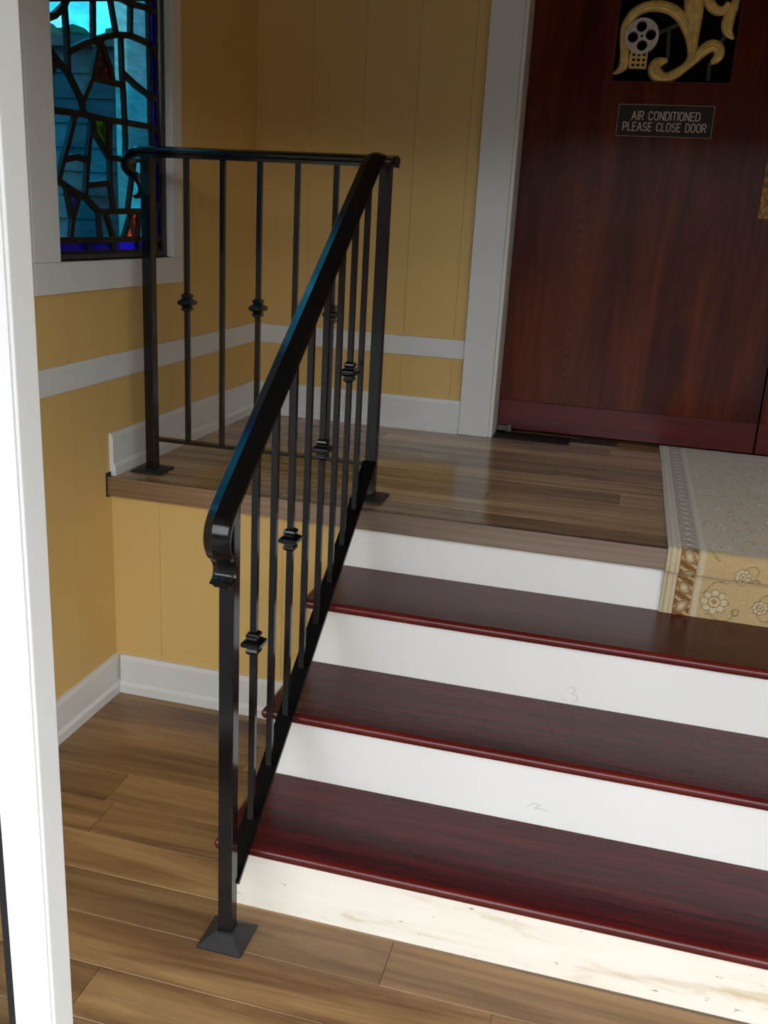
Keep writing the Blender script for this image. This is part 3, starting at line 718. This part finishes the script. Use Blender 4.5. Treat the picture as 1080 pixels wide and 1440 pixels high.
# path in (y, z), from the foot on the third tread up over the nosing and back to the door
TH = 0.006
cpts = [(-0.0060, ZT[2]+0.001), (-0.0075, 0.60), (-0.010, 0.645), (-0.014, 0.658), (-0.0300, 0.6645), (-0.0310, 0.70), (-0.0300, 0.7165), (-0.024, 0.7228), (-0.010, 0.7240), (0.02, 0.7215), (0.2, 0.7205), (0.6, 0.7205), (1.0, 0.7205), (1.270, 0.7205)]
dense = []
for a_, b_ in zip(cpts, cpts[1:]):
    L = math.hypot(b_[0]-a_[0], b_[1]-a_[1]); st = 0.0025 if b_[0] < 0.03 else 0.006
    n_ = max(1, int(L/st))
    for i in range(n_): dense.append((a_[0]+(b_[0]-a_[0])*i/n_, a_[1]+(b_[1]-a_[1])*i/n_))
dense.append(cpts[-1])
us = []; u_ = 0.0
while u_ < CX1-CX0: us.append(u_); u_ += 0.0027
us.append(CX1-CX0)
verts = []; cols = []; s_ = 0
nrm = []
for i, p in enumerate(dense):
    a_ = dense[max(i-1, 0)]; b_ = dense[min(i+1, len(dense)-1)]; ty_, tz_ = b_[0]-a_[0], b_[1]-a_[1]; L = math.hypot(ty_, tz_)
    nrm.append((-tz_/L, ty_/L))
for i, p in enumerate(dense):
    if i: s_ += math.hypot(p[0]-dense[i-1][0], p[1]-dense[i-1][1])
    for u in us:
        e = min(u, CX1-CX0-u); t_ = TH*(0.45 if e < 0.001 else 1.0)
        verts.append((CX0+u, p[0]+nrm[i][0]*t_, p[1]+nrm[i][1]*t_)); cols.append(weave(u, s_))
nu = len(us); faces = []
for i in range(len(dense)-1):
    for j in range(nu-1):
        a_ = i*nu+j; faces.append((a_, a_+1, a_+nu+1, a_+nu))
nb0 = len(verts)
for i, p in enumerate(dense):      # underside, two strips of vertices
    for u in (0.0, CX1-CX0): verts.append((CX0+u, p[0], p[1])); cols.append(C['line'])
for i in range(len(dense)-1):
    a_ = nb0+2*i
    faces.append((a_, a_+2, a_+3, a_+1))
    faces.append((a_, i*nu, (i+1)*nu, a_+2)); faces.append((a_+1, a_+3, (i+1)*nu+nu-1, i*nu+nu-1))
me = bpy.data.meshes.new('carpet_runner'); me.from_pydata(verts, [], faces); me.update()
ca = me.color_attributes.new('weave', 'FLOAT_COLOR', 'POINT')
ca.data.foreach_set('color', [x for c in cols for x in (*c, 1.0)])
me.materials.append(M['carpet'])
cr = bpy.data.objects.new('carpet_runner', me); COL.objects.link(cr)
for p in me.polygons: p.use_smooth = True
tag(cr, 'beige floral carpet runner with a brown leaf border draped over the top step', 'carpet')

# ================================================================ OUTSIDE
tag(MB().box((-30, -30, -0.2), (30, YF-0.125, -0.10)).box((-30, YF-0.125, -0.2), (-0.14, 30, -0.10)).build('ground_outside', M['pave']), kind='structure')
tag(MB().box((-0.52, 1.0, -0.1), (-0.135, 1.26, 3.1)).box((-0.55, 0.98, -0.1), (-0.135, 1.28, 0.12)).build('pilaster', M['ext_white']), 'white stuccoed pilaster outside the stained glass window', 'pilaster')
nb_ = tag(empty('neighbour_building', (-4, 7, -0.1)), 'grey clapboard building seen dimly through the stained glass', 'building')
MB().box((-9, 7.04, -0.1), (-0.5, 11, 3.04)).build('wall', M['ext_wall'], nb_)
for k in range(13):
    z = -0.08+0.24*k
    MB().prism([(7.0, z), (7.04, z), (7.04, z+0.24), (7.025, z+0.24)], 0, -9, -0.5).build('clapboard', M['ext_wall'], nb_)
MB().box((-9.2, 6.9, 3.04), (-0.3, 11.2, 3.14)).build('roof', M['lead_grey'], nb_)
cn = tag(empty('sky_block_canopy', (XR/2, -2.6, 2.5)), 'unseen flat canopy added over the entrance to hold back sky light', 'canopy')  # added out of view: cuts high sky light on floor and upper walls
MB().box((-1.5, -3.1, 2.60), (XR+1.5, YF-0.125, 2.66)).build('soffit', M['ceil'], cn)
MB().box((-1.52, -3.12, 2.54), (XR+1.52, -3.1, 3.0)).box((-1.52, -3.1, 2.54), (-1.5, YF-0.125, 3.0)).box((XR+1.5, -3.1, 2.54), (XR+1.52, YF-0.125, 3.0)).build('fascia', M['ext_white'], cn)
st = tag(empty('horizon_block', (2, -16, -0.1)), 'unseen brick block added across the street to darken low sky and reflections', 'building')  # unseen block added to dim the low sky and the ironwork's reflections
MB().box((-28, -20, -0.1), (30, -15.0, 3.7)).build('wall', M['ext_brick'], st)
MB().box((-28.2, -20, 3.7), (30.2, -14.85, 3.9)).build('parapet', M['ext_wall'], st)
for k in range(14):
    x = -26+4*k
    wn = MB().box((x, -15.0, 0.6), (x+2.6, -14.94, 2.9)).build('window', M['ext_wall'], st)
    MB().box((x+0.08, -14.94, 0.68), (x+2.52, -14.93, 2.82)).build('pane', M['darkglass'], wn)
def tree(x, y, h, r, label):
    o = tag(empty('tree', (x, y, -0.1)), label, 'tree', 'trees behind the neighbouring building')
    MB().rings([[(x+rr*math.cos(2*math.pi*i/10), y+rr*math.sin(2*math.pi*i/10), z) for i in range(10)] for z, rr in ((-0.1, 0.25), (h*0.5, 0.16), (h*0.75, 0.06))]).build('trunk', M['lead_grey'], o)
    bm = bmesh.new(); rn = random.Random(int(x*10))
    for k in range(26):
        a = rn.uniform(0, 6.28); rad = r*math.sqrt(rn.random())*0.75; zz = h-r*0.55+rn.uniform(-0.45, 0.4)*r-rad*0.35
        m_ = Matrix.Translation((x+rad*math.cos(a), y+rad*math.sin(a), zz)) @ Matrix.Diagonal((1, 1, 0.8, 1))
        rv = bmesh.ops.create_icosphere(bm, subdivisions=2, radius=r*rn.uniform(0.28, 0.42), matrix=m_)
        for v in rv['verts']: v.co += Vector((rn.uniform(-1, 1), rn.uniform(-1, 1), rn.uniform(-1, 1)))*r*0.05
    mb = MB(); mb.bm.free(); mb.bm = bm; mb.build('crown', M['leaf'], o)
tree(-10.5, 15.5, 5.0, 1.25, 'leafy tree behind the grey building, leftmost through the stained glass')
tree(-7.8, 16.0, 5.05, 1.25, 'leafy tree behind the grey building, rightmost through the stained glass')
